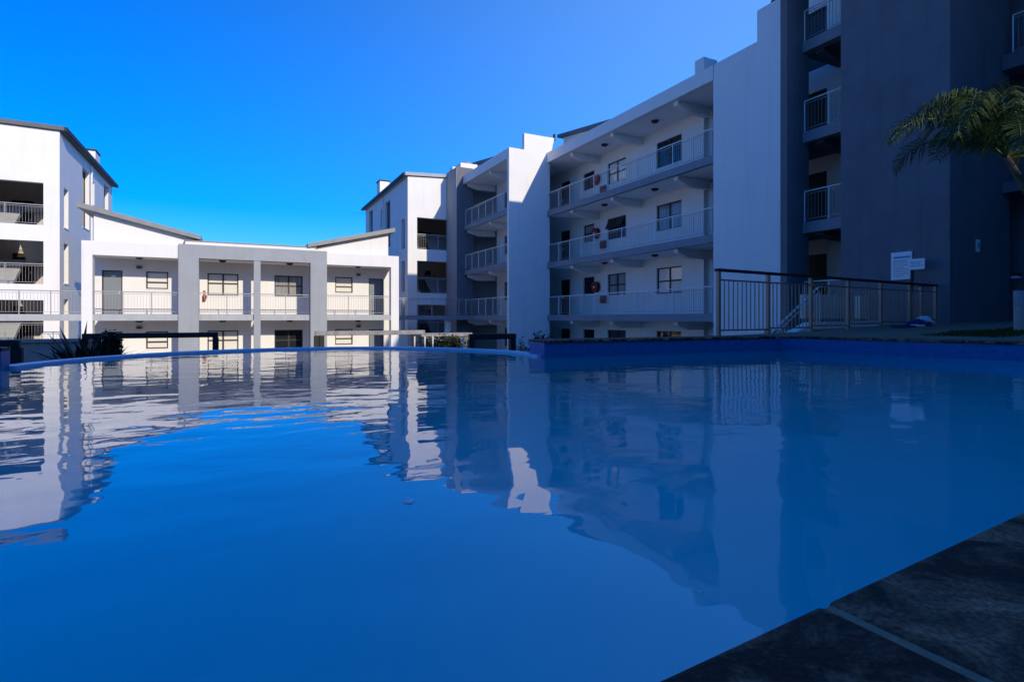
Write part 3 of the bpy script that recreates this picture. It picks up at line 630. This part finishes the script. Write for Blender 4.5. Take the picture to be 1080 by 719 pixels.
for i in range(NB):
    a = A.lerp(B, i / NB) + d * .03; b = A.lerp(B, (i + 1) / NB) - d * .03; q = MB(); zb = dz((a.x + b.x) / 2) + .10
    q.tube(a + up * zb, b + up * zb, .014, 6); q.build('horizontal_rail', 'brown', t); MB().tube(a + up * (zt - .17), b + up * (zt - .17), .014, 6).build('horizontal_rail', 'brown', t)
    q = MB(); n = 11
    for k in range(1, n):
        p = a.lerp(b, k / n); q.tube(p + up * zb, p + up * (zt - .17), .0095, 6)
    q.build('bars', 'brown', t)
t = thing('staircase', (9.8, 8.6, GZ), 'concrete stair going down behind the pool fence with sloping handrail', 'staircase')
q = MB()
for i in range(13):
    x1 = 11.75 - i * .26; zt_ = -.30 - (i + 1) * .17
    q.box(x1 - .26, x1, 8.12, 9.4, GZ, zt_)
q.box(11.75, 13.2, 8.12, 9.4, GZ, -.30); q.build('steps', 'deck', t)
q = MB(); q.tube((11.9, 8.05, .72), (8.4, 8.05, -1.54), .024, 8); q.tube((11.9, 8.05, .72), (12.9, 8.05, .72), .024, 8); q.tube((11.9, 8.05, .60), (8.4, 8.05, -1.66), .012, 6); q.build('handrail', 'steel', t)
q = MB()
for i in range(30):
    x = 11.9 - i * .118; z = .60 - (11.9 - x) * .646; q.tube((x, 8.05, z), (x, 8.05, z - .78), .0085, 5)
q.build('balusters', 'steel', t)
t = tag(MB().prism([(10.25, -.36), (10.95, -.10), (13.4, -.075), (13.4, -.33), (10.25, -.42)], 'y', 7.55, 7.78).build('kerb_wall', 'white', None, (11.8, 7.66, -.33)), 'low white kerb with sloping end on the deck behind the fence', 'kerb')
for x0, x1, l in ((12.1, 13.66, 'wide cream panel wall standing behind the fence bars'), (14.24, 14.6, 'narrow cream panel wall to the right of the wide one')):
    t = thing('panel_wall', (x0, 8.6, -.3), l, 'low wall')
    MB().box(x0, x1, 8.55, 8.68, -.02, .56).build('panel', 'cream', t); MB().box(x0 + .02, x1 - .02, 8.57, 8.66, -.36, -.022).build('footing', 'dark', t)
MB().box(15.5, 15.585, 7.8, 8.5, -.28, -.1) 
# signs
t = thing('notice_board', (15.62, 8.3, 1.0), 'larger upright white notice board on charcoal tower with cyan heading', 'notice board')
MB().box(15.60, 15.645, 8.05, 8.55, 1.0, 1.72).build('board', 'plastic', t)
q = MB()
for k in range(9):
    y1 = 8.48 - k * .045; q.box(15.596, 15.599, y1 - .036, y1, 1.555, 1.61)
q.build('heading', 'inkblue', t)
for k, (l, zz) in enumerate(((.3, 1.475), (.38, 1.42), (.36, 1.365), (.24, 1.31), (.39, 1.255), (.33, 1.2), (.37, 1.145), (.2, 1.09))):
    y = 8.49; q = MB()
    while y > 8.49 - l:
        wl = random.uniform(.02, .06); q.box(15.596, 15.599, y - wl, y, zz, zz + (.016 if k else .026)); y -= wl + .012
    q.build('text_line', 'inkgrey', t)
t = thing('notice_sign', (15.42, 7.86, -.15), 'smaller white sign on dark post, right of the notice board', 'sign')
MB().box(15.40, 15.44, 7.93, 7.98, -.15, 1.22).build('post', 'cap', t)
MB().box(15.37, 15.398, 7.64, 8.02, 1.22, 1.49).build('board', 'plastic', t)
q = MB()
for zz, y0, y1 in ((1.40, 7.7, 7.97), (1.35, 7.72, 7.94), (1.30, 7.7, 7.97)):
    y = y1
    while y > y0:
        wl = random.uniform(.02, .05); q.box(15.366, 15.369, y - wl, y, zz, zz + .02); y -= wl + .01
q.build('text_lines', 'inkblue', t)
t = thing('wall_plaque', (16.95, 7.2, 1.85), 'small pale plaque on the dark face of charcoal tower', 'plaque')
MB().box(16.87, 17.04, 7.195, 7.218, 1.68, 2.0).build('plate', 'plastic', t); MB().box(16.92, 16.99, 7.19, 7.194, 1.78, 1.9).build('symbol', 'inkgrey', t)
t = thing('wall_light', (18.9, 7.0, 1.1), 'small pale wall light beside the palm stem', 'wall light')
MB().box(18.68, 18.9, 7.05, 7.2, 1.06, 1.12).build('lens', 'plastic', t); MB().box(18.68, 18.9, 7.05, 7.2, 1.122, 1.2).build('housing', 'lamp', t)
# bundle of cloth at the fence foot
t = thing('towel_bundle', (13.4, 6.75, -.2), 'crumpled blue and white towel at the foot of fence', 'towel')
def heap(cx, cy, cz, rx, ry, h, seed):
    rnd = random.Random(seed); q = MB(); N, K = 18, 6; vs = []
    for k in range(K + 1):
        for i in range(N):
            a = 2 * math.pi * i / N; rr = math.cos(k / K * math.pi / 2) * (1 + .25 * math.sin(3 * a + k) + rnd.uniform(-.08, .08))
            vs.append((cx + rx * rr * math.cos(a), cy + ry * rr * math.sin(a), cz + h * math.sin(k / K * math.pi / 2) * (1 + rnd.uniform(-.15, .15))))
    q.add(vs, [(k * N + i, k * N + (i + 1) % N, (k + 1) * N + (i + 1) % N, (k + 1) * N + i) for k in range(K) for i in range(N)] + [tuple(range(K * N, K * N + N))]); return q
zt = dz(13.3)
heap(13.55, 6.82, zt, .32, .2, .16, 1).build('blue_fold', 'towel', t, smooth=True); heap(13.65, 6.78, zt + .1, .18, .14, .13, 2).build('white_fold', 'plastic', t, smooth=True)
t = thing('pool_net', (12.6, 6.55, -.2), 'flat pool skimmer lying on deck left of the towel', 'pool skimmer')
MB().box(12.3, 12.85, 6.5, 6.75, dz(12.5) + .004, dz(12.5) + .05).build('frame', 'towel', t); MB().box(12.75, 13.0, 6.45, 6.6, dz(12.8) + .02, dz(12.8) + .06).build('grip', 'plastic', t)
# bollard beside the palm
t = thing('bollard', (11.72, 4.42, dz(11.7)), 'grey bollard with white upper band by the palm', 'bollard')
x, y = 11.76, 4.40; z = dz(x)
MB().tube((x, y, z), (x, y, z + .42), .095, 16).build('shaft', 'gardenwall', t); MB().tube((x, y, z + .42), (x, y, z + .68), .1, 16).build('band', 'greyrail', t); MB().tube((x, y, z + .68), (x, y, z + .74), .08, 16, .03).build('cap', 'lamp', t)

# ------------------------------------------------------------------ low rails beyond the pool rim
def lowrail(p0, p1, m, posts, label, thin=()):
    t = thing('low_railing', ((p0[0] + p1[0]) / 2, (p0[1] + p1[1]) / 2, -1.05), label, 'railing', 'low timber railings beyond the pool rim')
    p0 = Vector((*p0, 0)); p1 = Vector((*p1, 0)); d = (p1 - p0).normalized(); n = Vector((-d.y, d.x, 0)) * .05
    q = MB().prism([tuple((p0 - n).xy), tuple((p1 - n).xy), tuple((p1 + n).xy), tuple((p0 + n).xy)], 'z', -.39, -.29); q.build('top_rail', m, t, bevel=.012)
    for s_ in posts:
        p = p0.lerp(p1, s_); MB().box(p.x - .055, p.x + .055, p.y - .048, p.y + .048, -1.3 if p.y < 11 else -1.06, -.392).build('post', 'black', t)
    return t
lowrail((-4.6, 9.2), (-2.5, 9.26), 'black', (.5, .985), 'short dark low railing behind the blue wall end at left edge')
lowrail((-2.5, 12.5), (-.31, 12.5), 'black', (.02, .1, .98), 'long dark low railing over the aloes on left')
lowrail((1.53, 12.5), (3.98, 12.5), 'greyrail', (.015, .055, .9), 'pale topped low railing in front of the right white bay')
lowrail((3.72, 9.1), (4.62, 9.05), 'black', (.04, .93), 'stubby dark low railing next to the raised blue wall')
t = thing('glass_balustrade', (4.0, 12.2, -1.05), 'row of thin white posts between two low railings', 'balustrade')
for x, y in ((3.62, 12.1), (3.86, 12.1), (4.05, 12.1), (4.45, 11.2), (4.52, 11.0)): MB().tube((x, y, -1.07), (x, y, -.42), .016, 8).build('post', 'plastic', t)
t = thing('planter_wall', (5.1, 14.2, -1.05), 'pale topped planter wall behind the dark hedge plants', 'planter wall')
MB().box(4.4, 5.75, 14.0, 14.35, GZ, -.50).build('wall', 'dark', t); MB().box(4.36, 5.8, 13.95, 14.4, -.498, -.41).build('coping', 'greyrail', t)
t = thing('garden_wall', (-4.2, 13.4, GZ), 'grey garden wall in shade below the left stair block', 'garden wall')
MB().box(-9, -2.55, 13.3, 13.6, GZ, -.47).build('wall', 'gardenwall', t); MB().box(-9.05, -2.5, 13.25, 13.65, -.468, -.41).build('coping', 'gardenwall', t)

# ------------------------------------------------------------------ plants
def shrub(name, cx, cy, zb, rx, rz, n, label, leaf=.07, m='shrub'):
    t = thing(name, (cx, cy, zb), label, 'shrub')
    q = MB(); cl = [(random.uniform(-.65, .65) * rx, random.uniform(-.65, .65) * rx, random.uniform(.35, 1.0) * rz * 1.4) for _ in range(14)]
    for i in range(n):
        c = random.choice(cl); p = Vector((cx + c[0] + random.gauss(0, .2) * rx, cy + c[1] + random.gauss(0, .2) * rx, zb + max(.02, c[2] + random.gauss(0, .17) * rz)))
        u = Vector((random.gauss(0, 1), random.gauss(0, 1), random.gauss(0, .6))).normalized(); v = u.cross(Vector((random.gauss(0, 1), random.gauss(0, 1), 1))).normalized()
        l = leaf * random.uniform(.6, 1.5); q.add([p, p + u * l * .5 + v * l * .22, p + u * l, p + u * l * .5 - v * l * .22], [(0, 1, 2, 3)])
    q.build('foliage', m, t)
    s_ = MB()
    for c in cl: s_.path([(cx, cy, zb - .02), (cx + c[0] * .5, cy + c[1] * .5, zb + c[2] * .6), (cx + c[0], cy + c[1], zb + c[2])], [.016, .011, .005], 5)
    s_.build('stem', 'trunk', t)
def aloe(cx, cy, zb, L, n, label, lean=1.):
    t = thing('aloe_plant', (cx, cy, zb), label, 'aloe')
    q = MB()
    for i in range(n):
        a = random.uniform(0, 6.283); e = random.uniform(.35, 1.45); l = L * random.uniform(.7, 1.1); pts = []
        dx, dy = math.cos(a), math.sin(a); w0 = .035 * L / .6
        side = Vector((-dy, dx, 0))
        prev = None
        for k in range(6):
            s_ = k / 5; r = l * s_ * math.cos(e) * (1 + .3 * s_); z = l * s_ * math.sin(e) - .25 * l * s_ * s_ * math.cos(e)
            c = Vector((cx + dx * r, cy + dy * r, zb + .03 + z)); ww = w0 * (1 - s_) ** .7
            ring = (c - side * ww, c - Vector((dx * math.sin(e), dy * math.sin(e), -math.cos(e))) * ww * -.35, c + side * ww)
            if prev: q.add([*prev, *ring], [(0, 1, 4, 3), (1, 2, 5, 4), (2, 0, 3, 5)])
            prev = ring
    q.build('leaves', 'aloe', t)
    MB().tube((cx, cy, zb - .03), (cx, cy, zb + .08), .05, 8).build('stem', 'trunk', t)
aloe(-2.55, 11.3, -1.05, .62, 30, 'leftmost aloe, a low spiky rosette against the bright column base')
aloe(-2.34, 11.5, -1.05, .95, 40, 'tallest spiky aloe rising above the others beside white column')
aloe(-2.14, 11.2, -1.05, .84, 40, 'spiky aloe in front of the white column of low building')
aloe(-1.98, 11.35, -1.05, .8, 34, 'spiky aloe touching the dark round bush on its left')
shrub('garden_shrub', -1.9, 11.5, -1.05, .15, .50, 1800, 'dark dense bush under the long dark railing on left')
shrub('garden_shrub', 4.55, 13.3, -1.05, .45, .34, 1300, 'dark hedge plant in front of the planter wall, left one', .08)
shrub('garden_shrub', 5.1, 13.4, -1.05, .42, .36, 1100, 'dark hedge plant in front of the planter wall, right one', .08)
shrub('garden_shrub', 4.38, 7.75, -1.05, .2, .47, 1300, 'grey green bush behind the corner of raised blue wall', .05)
shrub('garden_shrub', 4.22, 7.95, -1.05, .14, .42, 600, 'bright green low plant left of bush at blue wall', .045, 'leaf')
struct(MB().box(3.4, 7.0, 6.95, 9.6, GZ - .05, -1.06).build('planting_bed', 'soil'))

# palm
t = thing('palm_tree', (11.9, 4.35, dz(11.9)), 'palm tree with arching dark green fronds before the charcoal tower', 'palm tree')
tr = [(11.95, 4.32, -.26), (12.0, 4.22, .2), (12.08, 4.12, .75), (12.05, 4.15, 1.5), (11.82, 4.38, 2.2), (11.62, 4.55, 2.72)]
MB().path(tr, [.11, .085, .075, .065, .06, .05], 10).build('trunk', 'trunk', t, smooth=True)
crown = Vector((11.62, 4.55, 2.70))
def frond(az, el, L, droop, seed):
    rnd = random.Random(seed); q = MB(); N = 30; pts = []; L *= 1.1; p = crown.copy(); e = el; step = L / N
    for i in range(N + 1):
        pts.append(p.copy()); p = p + Vector((math.cos(az) * math.cos(e), math.sin(az) * math.cos(e), math.sin(e))) * step; e -= droop * (i / N) * 2 / N
        az_ = az
    q.path(pts, [.022 * (1 - i / N) + .004 for i in range(N + 1)], 5)
    for i in range(3, N + 1):
        for j in (0, .33, .66):
            if i == N and j: continue
            c = pts[i] if not j else pts[i].lerp(pts[i + 1], j)
            d = (pts[min(i + 1, N)] - pts[i - 1]).normalized(); side = d.cross(Vector((0, 0, 1)))
            side = side.normalized() if side.length > .05 else Vector((1, 0, 0)); s_ = i / N
            ll = L * .30 * (math.sin(math.pi * (.12 + .85 * s_)) ** .6) * rnd.uniform(.8, 1.15)
            for sg in (-1, 1):
                o = (side * sg * rnd.uniform(.65, 1) + d * rnd.uniform(.35, .75) + Vector((0, 0, rnd.uniform(-.2, .3)))).normalized()
                a = c; b = a + o * ll * .5; f = b + (o * .6 + Vector((0, 0, -1)) * rnd.uniform(.5, .95)).normalized() * ll * .55
                wv = d * .008
                q.add([a - wv * .5, a + wv * .5, b + wv, b - wv, f], [(0, 1, 2, 3), (3, 2, 4)])
    q.build('frond', 'leaf', t)
cr = math.atan2(-.449, .893)      # heading of the picture's right-hand side
spec = [(math.pi + .1, .62, 2.15, 1.75), (math.pi - .5, 1.0, 1.9, 2.3), (math.pi + .6, .95, 2.0, 2.5), (math.pi - .2, 1.3, 1.8, 2.5), (.3, 1.1, 2.0, 2.2), (-.2, .7, 2.0, 1.9), (.9, 1.25, 1.9, 2.4), (-.9, 1.15, 1.9, 2.5), (1.5, .9, 1.9, 2.2), (-1.6, 1.0, 1.9, 2.4), (2.2, .7, 1.8, 2.2), (-2.2, .5, 1.8, 2.2), (.2, .15, 1.6, 1.7), (-.7, .25, 1.7, 1.7), (1.0, 1.48, 1.7, 1.8), (2.8, 1.45, 1.75, 2.8), (-2.7, .9, 1.8, 2.8)]
for i, (a, e, L, dr) in enumerate(spec): frond(a + cr, e, L, dr, i)

# leaves floating on the water
def floatleaf(x, y, s_, label):
    q = MB(); q.add([(x - s_, y, WZ + .003), (x - s_ * .2, y - s_ * .9, WZ + .004), (x + s_, y, WZ + .004), (x - s_ * .2, y + s_ * 1.2, WZ + .009), (x, y, WZ + .005)], [(0, 1, 4), (1, 2, 4), (2, 3, 4), (3, 0, 4)])
    tag(q.build('floating_leaf', 'deadleaf', None, (x, y, WZ)), label, 'leaf')
floatleaf(.447, 1.55, .02, 'pale curled leaf floating near the middle of the pool')
floatleaf(.80, .785, .006, 'tiny white speck of leaf floating close to near coping')
